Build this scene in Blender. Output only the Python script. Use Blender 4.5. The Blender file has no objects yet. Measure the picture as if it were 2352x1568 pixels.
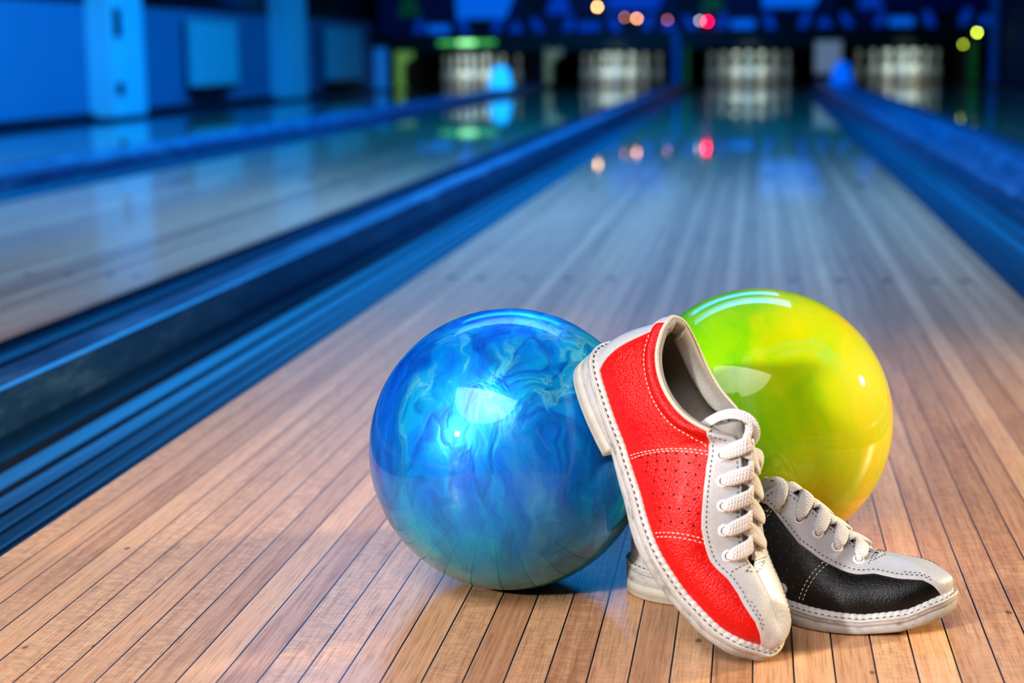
import bpy, bmesh, math, random
import numpy as np
from mathutils import Matrix, Vector

random.seed(4)
rng = np.random.default_rng(7)
SC = bpy.context.scene
COL = SC.collection
SC.view_settings.view_transform = 'Standard'
SC.view_settings.look = 'Medium High Contrast'
SC.view_settings.exposure = -0.14
SC.cycles.caustics_reflective = False
SC.cycles.caustics_refractive = False

# ------------------------------------------------------------------ helpers
def tag(o, label=None, cat=None, group=None, kind=None):
    if label: o['label'] = label
    if cat: o['category'] = cat
    if group: o['group'] = group
    if kind: o['kind'] = kind
    return o

def empty(name, label, cat, loc=(0, 0, 0), group=None):
    o = bpy.data.objects.new(name, None)
    o.empty_display_size = 0.05
    COL.objects.link(o)
    o.location = loc
    return tag(o, label, cat, group)

def link(name, verts, faces, mat, parent=None, smooth=True, uvs=None, loc=None):
    me = bpy.data.meshes.new(name)
    me.from_pydata([tuple(map(float, v)) for v in verts], [], [tuple(int(i) for i in f) for f in faces])
    if uvs is not None:
        ul = me.uv_layers.new(name='UVMap')
        for l in me.loops:
            ul.data[l.index].uv = uvs[l.vertex_index]
    me.materials.append(mat)
    if smooth:
        me.polygons.foreach_set('use_smooth', [True] * len(me.polygons))
    me.validate()
    me.update()
    o = bpy.data.objects.new(name, me)
    COL.objects.link(o)
    if parent: o.parent = parent
    if loc: o.location = loc
    return o

def struct(name, verts, faces, mat, smooth=False):
    return tag(link(name, verts, faces, mat, None, smooth), kind='structure')

class MB:
    """collects simple solids into one mesh"""
    def __init__(s): s.v = []; s.f = []
    def add(s, v, f):
        n = len(s.v); s.v += [tuple(map(float, p)) for p in v]; s.f += [tuple(int(i) + n for i in q) for q in f]
        return s
    def box(s, x0, x1, y0, y1, z0, z1, b=0.0):
        if b <= 0:
            v = [(x, y, z) for z in (z0, z1) for (x, y) in ((x0, y0), (x1, y0), (x1, y1), (x0, y1))]
            f = [(3, 2, 1, 0), (4, 5, 6, 7), (0, 1, 5, 4), (1, 2, 6, 5), (2, 3, 7, 6), (3, 0, 4, 7)]
            return s.add(v, f)
        v = []; rings = []
        for (z, i) in ((z0, b), (z0 + b, 0), (z1 - b, 0), (z1, b)):
            r = []
            for (x, y) in ((x0 + b, y0 + i), (x1 - b, y0 + i), (x1 - i, y0 + b), (x1 - i, y1 - b), (x1 - b, y1 - i), (x0 + b, y1 - i), (x0 + i, y1 - b), (x0 + i, y0 + b)):
                x = min(max(x, x0 + i), x1 - i); y = min(max(y, y0 + i), y1 - i)
                r.append(len(v)); v.append((x, y, z))
            rings.append(r)
        f = [tuple(reversed(rings[0])), tuple(rings[-1])]
        for a, c in zip(rings[:-1], rings[1:]):
            for i in range(8):
                j = (i + 1) % 8; f.append((a[i], a[j], c[j], c[i]))
        return s.add(v, f)
    def lathe(s, prof, n=24, c=(0, 0, 0)):
        v = []; f = []
        for (r, z) in prof:
            for k in range(n):
                a = 2 * math.pi * k / n
                v.append((c[0] + r * math.cos(a), c[1] + r * math.sin(a), c[2] + z))
        m = len(prof)
        for i in range(m - 1):
            for k in range(n):
                j = (k + 1) % n
                f.append((i * n + k, i * n + j, (i + 1) * n + j, (i + 1) * n + k))
        f.append(tuple(reversed(range(n)))); f.append(tuple(range((m - 1) * n, m * n)))
        return s.add(v, f)
    def build(s, name, mat, parent=None, smooth=False):
        return link(name, s.v, s.f, mat, parent, smooth)

def srgb(r, g, b):
    def c(x):
        x /= 255.0
        return x / 12.92 if x <= 0.04045 else ((x + 0.055) / 1.055) ** 2.4
    return (c(r), c(g), c(b), 1.0)

class NT:
    """small wrapper for building node materials"""
    def __init__(s, name):
        s.m = bpy.data.materials.new(name); s.m.use_nodes = True
        s.t = s.m.node_tree; s.n = s.t.nodes; s.l = s.t.links
        s.b = s.n['Principled BSDF']
    def node(s, typ, **kw):
        n = s.n.new(typ)
        for k, v in kw.items():
            if k.startswith('_'): setattr(n, k[1:], v)
            else:
                key = k.replace('__', ' ')
                if key.isdigit(): key = int(key)
                s.put(n.inputs[key], v)
        return n
    def put(s, inp, v):
        if isinstance(v, bpy.types.NodeSocket): s.l.new(v, inp)
        elif isinstance(v, bpy.types.Node): s.l.new(v.outputs[0], inp)
        else: inp.default_value = v
    def set(s, **kw):
        for k, v in kw.items(): s.put(s.b.inputs[k.replace('__', ' ')], v)
        return s
    def math(s, op, a, b=None, c=None):
        n = s.n.new('ShaderNodeMath'); n.operation = op
        s.put(n.inputs[0], a)
        if b is not None: s.put(n.inputs[1], b)
        if c is not None: s.put(n.inputs[2], c)
        return n.outputs[0]
    def vmath(s, op, a, b=None):
        n = s.n.new('ShaderNodeVectorMath'); n.operation = op
        s.put(n.inputs[0], a)
        if b is not None: s.put(n.inputs[1], b)
        return n.outputs[0]
    def ramp(s, fac, stops, interp='LINEAR'):
        n = s.n.new('ShaderNodeValToRGB'); n.color_ramp.interpolation = interp
        e = n.color_ramp.elements
        while len(e) < len(stops): e.new(0.5)
        for q, (p, c) in zip(e, stops):
            q.position = p; q.color = c if hasattr(c, '__len__') else (c, c, c, 1)
        s.put(n.inputs[0], fac); return n.outputs[0]
    def mix(s, fac, a, b, blend='MIX'):
        n = s.n.new('ShaderNodeMix'); n.data_type = 'RGBA'; n.blend_type = blend
        s.put(n.inputs[0], fac); s.put(n.inputs[6], a); s.put(n.inputs[7], b)
        return n.outputs[2]
    def obj(s): return s.node('ShaderNodeTexCoord').outputs['Object']
    def mapping(s, vec, scale=(1, 1, 1), rot=(0, 0, 0), loc=(0, 0, 0)):
        n = s.n.new('ShaderNodeMapping'); s.put(n.inputs[0], vec)
        n.inputs['Scale'].default_value = scale; n.inputs['Rotation'].default_value = rot; n.inputs['Location'].default_value = loc
        return n.outputs[0]
    def noise(s, vec, scale, detail=3, rough=0.5, dist=0.0, out=0):
        n = s.n.new('ShaderNodeTexNoise'); s.put(n.inputs['Vector'], vec)
        n.inputs['Scale'].default_value = scale; n.inputs['Detail'].default_value = detail
        n.inputs['Roughness'].default_value = rough; n.inputs['Distortion'].default_value = dist
        return n.outputs[out]
    def voro(s, vec, scale, feature='F1', out=0):
        n = s.n.new('ShaderNodeTexVoronoi'); n.feature = feature
        s.put(n.inputs['Vector'], vec); n.inputs['Scale'].default_value = scale
        return n.outputs[out]
    def bump(s, h, strength=0.3, dist=0.001, normal=None):
        n = s.n.new('ShaderNodeBump'); s.put(n.inputs['Height'], h)
        n.inputs['Strength'].default_value = strength; n.inputs['Distance'].default_value = dist
        if normal is not None: s.put(n.inputs['Normal'], normal)
        return n.outputs[0]

def plain(name, col, rough=0.5, metal=0.0, emit=None, es=0.0, var=0.12, scale=6.0, coat=0.0):
    t = NT(name)
    n = t.noise(t.obj(), scale, 3)
    f = t.math('MULTIPLY_ADD', n, 2 * var, 1 - var)
    c = t.mix(1.0, col, t.node('ShaderNodeCombineColor', Red=f, Green=f, Blue=f).outputs[0], 'MULTIPLY')
    t.set(Base__Color=c, Roughness=rough, Metallic=metal, Coat__Weight=coat)
    if emit:
        t.set(Emission__Color=emit, Emission__Strength=es)
    return t.m

# ------------------------------------------------------------------ camera
P = dict(x=0.0920, y=-0.7552, h=0.40821, yaw=0.151395, pitch=0.178141, roll=-0.013884, f=3688.27)
ps, th, ro = P['yaw'], P['pitch'], P['roll']
Fv = Vector((-math.sin(ps) * math.cos(th), math.cos(ps) * math.cos(th), -math.sin(th)))
Rv = Vector((math.cos(ps), math.sin(ps), 0)); Uv = Rv.cross(Fv)
R2 = Rv * math.cos(ro) + Uv * math.sin(ro); U2 = -Rv * math.sin(ro) + Uv * math.cos(ro)
cd = bpy.data.cameras.new('camera'); cam = bpy.data.objects.new('camera', cd); COL.objects.link(cam)
cam.matrix_world = Matrix(((R2.x, U2.x, -Fv.x, P['x']), (R2.y, U2.y, -Fv.y, P['y']), (R2.z, U2.z, -Fv.z, P['h']), (0, 0, 0, 1)))
cd.sensor_width = 36; cd.lens = P['f'] / 2352 * 36; cd.clip_start = 0.05; cd.clip_end = 80
cd.dof.use_dof = True; cd.dof.focus_distance = 1.17; cd.dof.aperture_fstop = 5.2
SC.camera = cam

# ------------------------------------------------------------------ materials : room
BW = 1.0541 / 39          # width of one lane board

def lane_material():
    t = NT('maple_lane')
    p = t.obj()
    sx = t.node('ShaderNodeSeparateXYZ', Vector=p)
    bx = t.math('DIVIDE', sx.outputs[0], BW)
    bx = t.math('ADD', bx, 100.5)
    idx = t.math('FLOOR', bx); fr = t.math('FRACT', bx)
    wn = t.n.new('ShaderNodeTexWhiteNoise'); wn.noise_dimensions = '1D'; t.put(wn.inputs['W'], idx)
    r1 = wn.outputs['Value']
    wc = t.node('ShaderNodeSeparateColor', Color=wn.outputs['Color'])
    # grain : long streaks, each board shifted
    off = t.node('ShaderNodeCombineXYZ', X=0.0, Y=t.math('MULTIPLY', r1, 40.0), Z=t.math('MULTIPLY', wc.outputs[1], 9.0))
    q = t.vmath('ADD', p, off)
    g1 = t.noise(t.mapping(q, (170, 3.2, 1)), 1.0, 5, 0.6, 0.6)
    g2 = t.noise(t.mapping(q, (700, 22, 1)), 1.0, 4, 0.65)
    g3 = t.noise(t.mapping(q, (60, 130, 1), (0, 0, 0.35)), 1.0, 3, 0.6, 1.6)     # flecked cross figure
    g4 = t.noise(t.mapping(q, (5, 1.7, 1)), 1.0, 2)
    base = t.ramp(t.math('ADD', t.math('MULTIPLY', g1, 0.75), t.math('MULTIPLY', r1, 0.25)),
                  [(0.22, srgb(190, 138, 100)), (0.48, srgb(226, 177, 135)), (0.78, srgb(243, 204, 162))])
    fk = t.ramp(g3, [(0.42, 0.74), (0.58, 1.06)])
    fk = t.mix(t.math('MULTIPLY', wc.outputs[2], 0.75), (1, 1, 1, 1), fk)
    c = t.mix(1.0, base, fk, 'MULTIPLY')
    st = t.ramp(g2, [(0.34, 0.58), (0.50, 1.0)])
    c = t.mix(0.8, c, st, 'MULTIPLY')
    bt = t.ramp(r1, [(0, (0.86, 0.84, 0.84, 1)), (0.5, (1.0, 0.98, 0.96, 1)), (1.0, (1.08, 1.0, 0.92, 1))])
    c = t.mix(1.0, c, bt, 'MULTIPLY')
    c = t.mix(0.35, c, t.ramp(g4, [(0.3, 0.75), (0.7, 1.1)]), 'MULTIPLY')
    # small dark pits
    v = t.voro(t.mapping(q, (16, 9, 1)), 1.0)
    pit = t.ramp(v, [(0.028, 0.2), (0.045, 1.0)])
    c = t.mix(0.8, c, pit, 'MULTIPLY')
    # dark joint, with a pale highlight painted along one edge
    d = t.math('ABSOLUTE', t.math('SUBTRACT', fr, 0.5))
    jd = t.math('GREATER_THAN', d, 0.478)
    hl = t.math('MULTIPLY', t.math('GREATER_THAN', t.math('SUBTRACT', 0.5, fr), 0.453), 0.16)
    c = t.mix(hl, c, (0.95, 0.86, 0.8, 1))
    c = t.mix(jd, c, srgb(38, 26, 24))
    hh = t.math('SUBTRACT', t.math('ADD', t.math('MULTIPLY', g2, 0.35), t.math('MULTIPLY', g3, 0.25)), t.math('MULTIPLY', jd, 1.2))
    rgh = t.ramp(g2, [(0.3, 0.38), (0.7, 0.27)])
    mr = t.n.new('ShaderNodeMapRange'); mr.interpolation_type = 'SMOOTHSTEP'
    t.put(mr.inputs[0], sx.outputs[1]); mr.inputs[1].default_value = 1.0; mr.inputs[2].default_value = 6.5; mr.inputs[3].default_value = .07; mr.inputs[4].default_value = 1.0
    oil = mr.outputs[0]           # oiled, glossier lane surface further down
    dk = t.math('MULTIPLY_ADD', oil, -.45, 1.05)  # base colour darkened down the lane, standing in for weaker light
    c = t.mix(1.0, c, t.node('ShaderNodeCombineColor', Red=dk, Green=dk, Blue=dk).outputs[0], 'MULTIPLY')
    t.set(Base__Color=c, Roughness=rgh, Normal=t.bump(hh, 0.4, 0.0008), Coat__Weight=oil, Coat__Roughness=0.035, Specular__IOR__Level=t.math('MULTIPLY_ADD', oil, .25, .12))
    t.b.inputs['Coat IOR'].default_value = 1.5
    return t.m

M = {}
M['lane'] = lane_material()
M['mark'] = plain('dark_walnut_inlay', srgb(58, 36, 30), 0.3, coat=0.4)
M['gutter'] = None

def gutter_material():
    t = NT('gutter_plastic')
    p = t.obj()
    n = t.noise(t.mapping(p, (14, 1.2, 14)), 1.0, 4, 0.6)
    c = t.ramp(n, [(0.3, srgb(8, 42, 60)), (0.7, srgb(16, 58, 82))])
    v = t.noise(t.mapping(p, (9, 9, 9)), 1.0, 4, 0.7)
    c = t.mix(t.ramp(v, [(0.60, 0.0), (0.70, 0.6)]), c, srgb(20, 30, 40))
    t.set(Base__Color=c, Roughness=0.36, Normal=t.bump(n, 0.1, 0.001))
    return t.m
M['gutter'] = gutter_material()
M['groove'] = plain('gutter_groove', srgb(5, 16, 36), 0.6)  # groove faces coloured darker to imitate the shade inside them

def cap_material():
    t = NT('cap_rail')
    p = t.obj()
    n = t.noise(t.mapping(p, (22, 5, 22)), 1.0, 6, 0.7)
    c = t.ramp(n, [(0.3, srgb(26, 58, 88)), (0.52, srgb(46, 86, 118)), (0.75, srgb(100, 138, 160))])
    t.set(Base__Color=c, Roughness=0.3, Normal=t.bump(n, 0.15, 0.001))
    return t.m
M['cap'] = cap_material()
M['wall'] = plain('painted_wall', srgb(122, 142, 172), 0.7, var=0.05, scale=2)
M['wallr'] = plain('dark_blue_wall', srgb(40, 62, 92), 0.7, var=0.08, scale=2)
M['pillar'] = plain('painted_pillar', srgb(225, 232, 238), 0.6, var=0.04)
M['dark'] = plain('dark_interior', srgb(12, 16, 18), 0.7)
M['black'] = plain('black_panel', srgb(5, 9, 9), 0.4)
M['floor'] = plain('sub_floor', srgb(28, 40, 60), 0.5)
M['carpet'] = plain('approach_floor', srgb(150, 115, 90), 0.4)
M['skirt'] = plain('dark_skirting', srgb(16, 22, 38), 0.5)
M['glass'] = plain('dark_window_glass', srgb(4, 14, 14), 0.12)
M['rad'] = plain('radiator_enamel', srgb(170, 215, 215), 0.4, var=0.03)
M['ceil'] = plain('ceiling_paint', srgb(18, 26, 50), 0.8)
M['pin'] = plain('pin_plastic', srgb(236, 234, 226), 0.28, var=0.02, coat=0.5)
M['pinred'] = plain('pin_stripe', srgb(170, 30, 30), 0.3)
M['deck'] = plain('pin_deck_wood', srgb(150, 150, 140), 0.25, coat=0.3)

# ------------------------------------------------------------------ lanes
LANES = {'a': -3.26, 'b': -1.53, 'c': 0.0, 'd': 1.745}
HW = 1.0541 / 2
Y0, Y1 = -2.6, 19.35
lane_label = {
    'a': 'wooden bowling lane furthest left, beside the blue wall',
    'b': 'wooden bowling lane just left of the one carrying the balls and shoes',
    'c': 'long maple bowling lane of narrow boards carrying the balls and the shoes',
    'd': 'wooden bowling lane at the right edge, beyond the right gutter'}

def tri(cx, cy, w, l, z):
    return [(cx - w, cy, z), (cx + w, cy, z), (cx, cy + l, z)], [(0, 1, 2)]

for k, cx in LANES.items():
    root = empty('bowling_lane', lane_label[k], 'bowling lane', (cx, 0, 0), 'maple bowling lanes')
    mb = MB()
    n = 40
    mb.box(-HW, HW, Y0, Y1, -0.055, 0.0)
    bed = mb.build('lane_bed', M['lane'], root)
    for j, b in enumerate((5, 10, 15, 20, 25, 30, 35)):
        yy = 4.72 - 0.17 * abs(j - 3) if k != 'c' else (4.708 if b == 20 else 4.547 if b in (15, 25) else 4.381 if b in (10, 30) else 4.2)
        w = BW * 0.5; l = 0.15
        v = [(x, y, z) for z in (0.0, 0.0006) for (x, y) in ((-w, 0), (w, 0), (w * 0.4, l * 0.6), (0, l), (-w * 0.4, l * 0.6))]
        f = [(4, 3, 2, 1, 0), (5, 6, 7, 8, 9)] + [(i, (i + 1) % 5, (i + 1) % 5 + 5, i + 5) for i in range(5)]
        o = link('aiming_arrow', v, f, M['mark'], root, False)
        o.location = ((b - 20) * BW, yy - 0.07, 0)
    for b in (3, 5, 8, 11, 14, 26, 29, 32, 35, 37):
        o = MB().lathe([(0.0095, 0), (0.0095, 0.0006)], 16).build('guide_dot', M['mark'], root)
        o.location = ((b - 20) * BW, 2.134, 0)

# ------------------------------------------------------------------ gutters, caps
GW = 0.205
def gutter(x0, x1, label, base_side):
    """ribbed shallow trough between x0 and x1; one mesh"""
    n = 240; w = x1 - x0
    prof = []; ribs = []
    for i in range(n + 1):
        u = i / n
        z = -0.004 - 0.046 * (max(0.0, 1 - abs(2 * u - 1) ** 3.2)) ** 0.8
        rib = 0.0
        for c in (0.09, 0.20, 0.33, 0.46, 0.59, 0.72, 0.86):
            rib += math.exp(-((u - c) / 0.011) ** 2)
        ribs.append(rib); prof.append((x0 + w * u, z - 0.0060 * rib))
    v = []
    for y in (Y0, Y1 - 0.9):
        v += [(x, y, z) for (x, z) in prof]
    m = n + 1
    f = [(i, i + 1, i + 1 + m, i + m) for i in range(n)]
    v += [(x0, Y0, -0.065), (x1, Y0, -0.065), (x0, Y1 - .9, -0.065), (x1, Y1 - .9, -0.065)]
    q = 2 * m
    f += [(0, m, q + 2, q), (m - 1, q + 1, q + 3, 2 * m - 1), (q, q + 2, q + 3, q + 1)]
    f += [tuple([q, q + 1] + list(range(m - 1, -1, -1))), tuple([q + 3, q + 2] + list(range(m, 2 * m)))]
    o = link('gutter', v, f, M['gutter'], None, False)
    o.data.materials.append(M['groove'])
    for i in range(n):
        if ribs[i] > .30 or ribs[i + 1] > .30: o.data.polygons[i].material_index = 1
    return tag(o, label, 'gutter', 'ribbed blue gutters')

def cap(x0, x1, label, h=0.048, groove=False):
    root = empty('division_rail', label, 'lane divider', ((x0 + x1) / 2, 0, 0), 'raised rails between the lanes')
    w = (x1 - x0) / 2
    b = 0.008
    pr = [(-w, -0.06), (-w, h - b), (-w + b * .3, h - b * .3), (-w + b, h), (w - b, h), (w - b * .3, h - b * .3), (w, h - b), (w, -0.06)]
    if groove:
        g = w * 0.35
        pr = pr[:4] + [(-g - .012, h), (-g, h - 0.014), (g, h - 0.014), (g + .012, h)] + pr[4:]
    m = len(pr); v = [(x, Y0, z) for x, z in pr] + [(x, Y1 - 1.2, z) for x, z in pr]
    f = [(i, i + m, i + 1 + m, i + 1) for i in range(m - 1)] + [tuple(range(m - 1, -1, -1))[::-1], tuple(range(m, 2 * m))[::-1]]
    link('rail_cover', v, f, M['cap'], root, False)
    return root

gutter(-HW - GW, -HW, 'ribbed blue gutter running along the left edge of the lane with the balls', 0)
gutter(HW, HW + GW, 'ribbed blue gutter running along the right edge of the lane with the balls', 0)
gutter(-1.003, -1.003 + GW, 'blue gutter beyond the narrow raised rail, right edge of the second lane', 0)
cap(-1.003 + GW, -HW - GW, 'narrow pale blue raised rail between the left gutters, running from the left foreground', 0.048)
gutter(-2.057 - GW, -2.057, 'blurred blue gutter on the far left side of the second lane', 0)
gutter(-2.733, -2.733 + GW, 'blurred blue gutter on the right side of the lane furthest left', 0)
cap(-2.733 + GW, -2.057 - GW, 'wide blue raised rail ending in a glowing cyan hood at left', 0.045, True)
gutter(-3.787 - GW, -3.787, 'blurred dark gutter between the furthest left lane and the blue wall', 0)
cap(HW + GW, 1.218 - GW, 'wide blue raised rail right of the lane with the balls', 0.045, True)
gutter(1.218 - GW, 1.218, 'blurred blue gutter on the left side of the right-hand lane', 0)
gutter(2.272, 2.272 + GW, 'blurred gutter at the far right edge by the right wall', 0)

# ------------------------------------------------------------------ room shell
XL, XR, YB, YE, ZC = -4.45, 2.80, -5.0, 20.6, 3.0
struct('floor', MB().box(XL - .1, XR + .1, YB, YE, -0.13, -0.066).v, MB().box(0, 1, 0, 1, 0, 1).f, M['floor'])
m = MB(); m.box(XL, XR, YB, Y0, -0.066, 0.0); struct('floor_approach', m.v, m.f, M['carpet'])
m = MB(); m.box(XL - .12, XL, YB, YE, -0.066, 0.80); m.box(XL - .12, XL, YB, YE, 2.1, ZC)
struct('wall_left', m.v, m.f, M['wall'])
m = MB(); m.box(XR, XR + .12, YB, YE, -0.066, ZC); struct('wall_right', m.v, m.f, M['wallr'])
m = MB(); m.box(XL, XR, YE, YE + .12, -0.066, ZC); struct('wall_back', m.v, m.f, M['dark'])
m = MB(); m.box(XL, XR, YB - .12, YB, -0.066, ZC); struct('wall_front', m.v, m.f, M['wall'])
m = MB(); m.box(XL - .12, XR + .12, YB, YE, ZC, ZC + .1); struct('ceiling', m.v, m.f, M['ceil'])
m = MB(); m.box(XL, XL + .04, YB, 17.9, -0.066, 0.035); m.box(XL + .04, -3.787 - GW, YB, 17.9, -.066, -.02)
struct('baseboard_left', m.v, m.f, M['skirt'])
m = MB(); m.box(2.272 + GW, XR, Y0, 18.1, -.066, -.005); struct('baseboard_right', m.v, m.f, M['skirt'])

for i, (y0, y1) in enumerate(((9.86, 10.45), (14.1, 14.75))):
    m = MB(); m.box(XL, XL + .19, y0, y1, -.0, ZC, .006); struct('trim_%d' % (i + 1), m.v, m.f, M['pillar'])
for i, (y0, y1) in enumerate(((4.6, 9.86), (10.45, 14.1), (14.75, 17.9))):
    m = MB(); m.box(XL - .06, XL - .03, y0, y1, 0.80, 2.1)
    w = struct('window_%d' % (i + 1), m.v, m.f, M['glass'])
    fr = MB()
    fr.box(XL - .05, XL + .015, y0, y1, 0.785, 0.82); fr.box(XL - .05, XL + .01, y0, y1, 2.07, 2.1)
    fr.box(XL - .05, XL + .01, (y0 + y1) / 2 - .02, (y0 + y1) / 2 + .02, .82, 2.07)
    o = fr.build('window_frame', M['skirt'], w)
m = MB(); m.box(XL - .12, XL, YB, 4.6, .8, 2.1); struct('wall_left_rear', m.v, m.f, M['wall'])
m = MB(); m.box(XL - .12, XL, 17.9, YE, .8, 2.1); struct('wall_left_end', m.v, m.f, M['dark'])

def radiator(y0, y1, z0, z1, label, lit):
    r = empty('radiator', label, 'radiator', (XL + .003, (y0 + y1) / 2, z0), 'flat radiators on the left wall')
    h = z1 - z0; w = (y1 - y0) / 2
    m = MB(); m.box(.035, .10, -w, w, 0, h, .008)
    nr = 22
    for i in range(nr):
        yy = -w + .03 + (2 * w - .06) * i / (nr - 1)
        m.box(.099, .106, yy - .012, yy + .012, .03, h - .05, .003)
    m.build('front_panel', M['rad'], r)
    MB().box(.03, .115, -w - .004, w + .004, h, h + .012).build('top_grille', M['rad'], r)
    MB().box(.0, .09, -w * .82, w * .82, -.055, -.001).build('underside_shadow', M['skirt'], r)  # dark block standing in for the shadow under the radiator
    for q in (-w * .7, w * .7 - .04):
        MB().box(0, .036, q, q + .04, .05, h - .05).build('wall_bracket', M['skirt'], r)
radiator(11.75, 12.85, .165, .70, 'pale teal flat radiator on the blue wall between the two pillars', 1)
radiator(15.9, 17.35, .13, .70, 'blue-lit flat radiator on the wall beyond the second pillar', 0)
for z0, z1, lb in ((.55, .74, 'small dark box fixed high on the nearer white pillar'), (.16, .24, 'small dark box fixed low on the nearer white pillar')):
    o = MB().box(XL + .19, XL + .215, 9.9, 9.98, z0, z1, .004).build('junction_box', M['skirt'])
    tag(o, lb, 'junction box')

# ------------------------------------------------------------------ pins
prof = [(0.0, 0), (.0258, 0), (.0285, .004), (.036, .019), (.045, .057), (.0535, .086), (.0590, .108), (.0605, .1145), (.0590, .130), (.0520, .159), (.0415, .184), (.0315, .203), (.0255, .222), (.0234, .241), (.0228, .254), (.0236, .270), (.0262, .292), (.0300, .315), (.0322, .335), (.0318, .350), (.0285, .365), (.0215, .375), (.012, .380), (.002, .381)]
def sm(prof, k=3):
    a = np.array(prof); out = []
    for i in range(len(a) - 1):
        p0 = a[max(i - 1, 0)]; p1 = a[i]; p2 = a[i + 1]; p3 = a[min(i + 2, len(a) - 1)]
        for j in range(k):
            t = j / k
            out.append(0.5 * (2 * p1 + (p2 - p0) * t + (2 * p0 - 5 * p1 + 4 * p2 - p3) * t * t + (3 * p1 - p0 - 3 * p2 + p3) * t ** 3))
    out.append(a[-1]); return [(max(0.001, float(r)), float(z)) for r, z in out]
body_prof = prof[:1] + sm(prof[1:], 2)
body_prof[0] = (0.001, 0)
pin_src = None
rows = [('headpin', [0]), ('second row', [-.1524, .1524]), ('third row', [-.3048, 0, .3048]), ('back row', [-.4572, -.1524, .1524, .4572])]
pos_names = {1: [''], 2: ['left', 'right'], 3: ['left', 'middle', 'right'], 4: ['far left', 'inner left', 'inner right', 'far right']}
lane_word = {'a': 'the leftmost pin deck', 'b': 'the second pin deck from left', 'c': 'the third pin deck from left', 'd': 'the rightmost pin deck'}
for k, cx in LANES.items():
    for r, (rn, xs_) in enumerate(rows):
        for j, dx in enumerate(xs_):
            if pin_src is None:
                o = MB().lathe(body_prof, 28).build('bowling_pin', M['pin'], None, True)
                pin_src = (o,)
            else:
                o = pin_src[0].copy(); COL.objects.link(o)
            o.location = (cx + dx, 18.29 + r * 0.264, 0.0)
            pn = pos_names[len(xs_)][j]
            lb = ('white bowling pin, %s on %s' % ((rn if r == 0 else rn + ' ' + pn), lane_word[k]))
            tag(o, lb, 'bowling pin', 'bowling pins')

# ------------------------------------------------------------------ pin end machinery
M['mural'] = plain('mural_navy', srgb(4, 12, 58), 0.5, var=0.5, scale=2.5, emit=srgb(0, 12, 70), es=0.35)  # blue and green print colours emit, imitating light on the panel
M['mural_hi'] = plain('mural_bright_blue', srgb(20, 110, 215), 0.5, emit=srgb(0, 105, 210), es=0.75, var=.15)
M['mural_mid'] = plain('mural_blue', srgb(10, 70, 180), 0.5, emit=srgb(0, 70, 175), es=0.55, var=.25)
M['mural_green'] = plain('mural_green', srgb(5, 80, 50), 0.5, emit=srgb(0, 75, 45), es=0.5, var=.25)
M['mural_black'] = plain('mural_black', srgb(3, 6, 26), 0.5, var=.3)

mu = empty('masking_panel', 'long blue and black printed masking panel above the pin decks', 'masking panel', (0, 18.2, .62))
MB().box(XL + .1, XR - .02, 0, .04, .0, 1.7).build('panel', M['mural'], mu)
def shape(name, pts, mat, y=-.004, th=.004):
    pts = [(min(x, XR - .05), z) for x, z in pts]
    if max(p_[0] for p_ in pts) - min(p_[0] for p_ in pts) < .03: return
    n = len(pts)
    v = [(x, y, z) for x, z in pts] + [(x, y + th, z) for x, z in pts]
    f = [tuple(range(n)), tuple(range(2 * n - 1, n - 1, -1))] + [(i, i + n, (i + 1) % n + n, (i + 1) % n) for i in range(n)]
    return link(name, v, f, mat, mu, False)
for j in range(4):
    X0 = -3.62 + 1.775 * j
    zo = -.62
    def pz(l): return [(X0 + a, b + zo) for a, b in l]
    shape('printed_black_field', pz([(-.35, .625), (1.38, .625), (1.2, .82), (.9, .8), (.25, .8), (-.2, .82)]), M['mural_black'], -.002, .002)
    shape('printed_bar', pz([(-.14, .64), (.14, .64), (.13, .74), (-.13, .74)]), M['mural_hi'] if j != 1 else M['mural_mid'], -.008)
    shape('printed_leg', pz([(-.31, .64), (-.2, .64), (-.16, .8), (-.25, .8)]), M['mural_mid'], -.008)
    shape('printed_leg', pz([(.27, .63), (.38, .63), (.32, .8), (.22, .8)]), M['mural_mid'], -.009)
    shape('printed_leg', pz([(.62, .64), (.72, .64), (.78, .82), (.68, .82)]), M['mural_mid'], -.009)
    shape('printed_triangle', pz([(.82, .64), (1.02, .64), (.94, .76), (.90, .76)]), M['mural_mid'], -.010)
    shape('printed_leg', pz([(1.15, .64), (1.26, .64), (1.16, .8), (1.08, .8)]), M['mural_mid'], -.011)
    bright = j in (0, 2)
    if j < 3: shape('printed_trapezoid', pz([(.22, .80 if j == 0 else .87), (.80, .80 if j == 0 else .87), (1.0, 1.3), (.2, 1.3)]), M['mural_hi'] if bright else M['mural_mid'], -.012)
    shape('printed_arch', pz([(1.02, .78), (1.3, .84), (1.34, 1.3), (1.06, 1.3)]), M['mural_black'], -.013)
    shape('printed_wedge', pz([(-.5, .84), (-.2, .84), (-.35, 1.25)]), M['mural_green'] if j in (0, 2) else M['mural_mid'], -.014)
m = MB(); m.box(XL + .1, XR - .02, 18.18, 18.26, .408, .62, .006)
tag(m.build('masking_beam', M['black']), 'long black horizontal beam just above the pins', 'beam')

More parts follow.
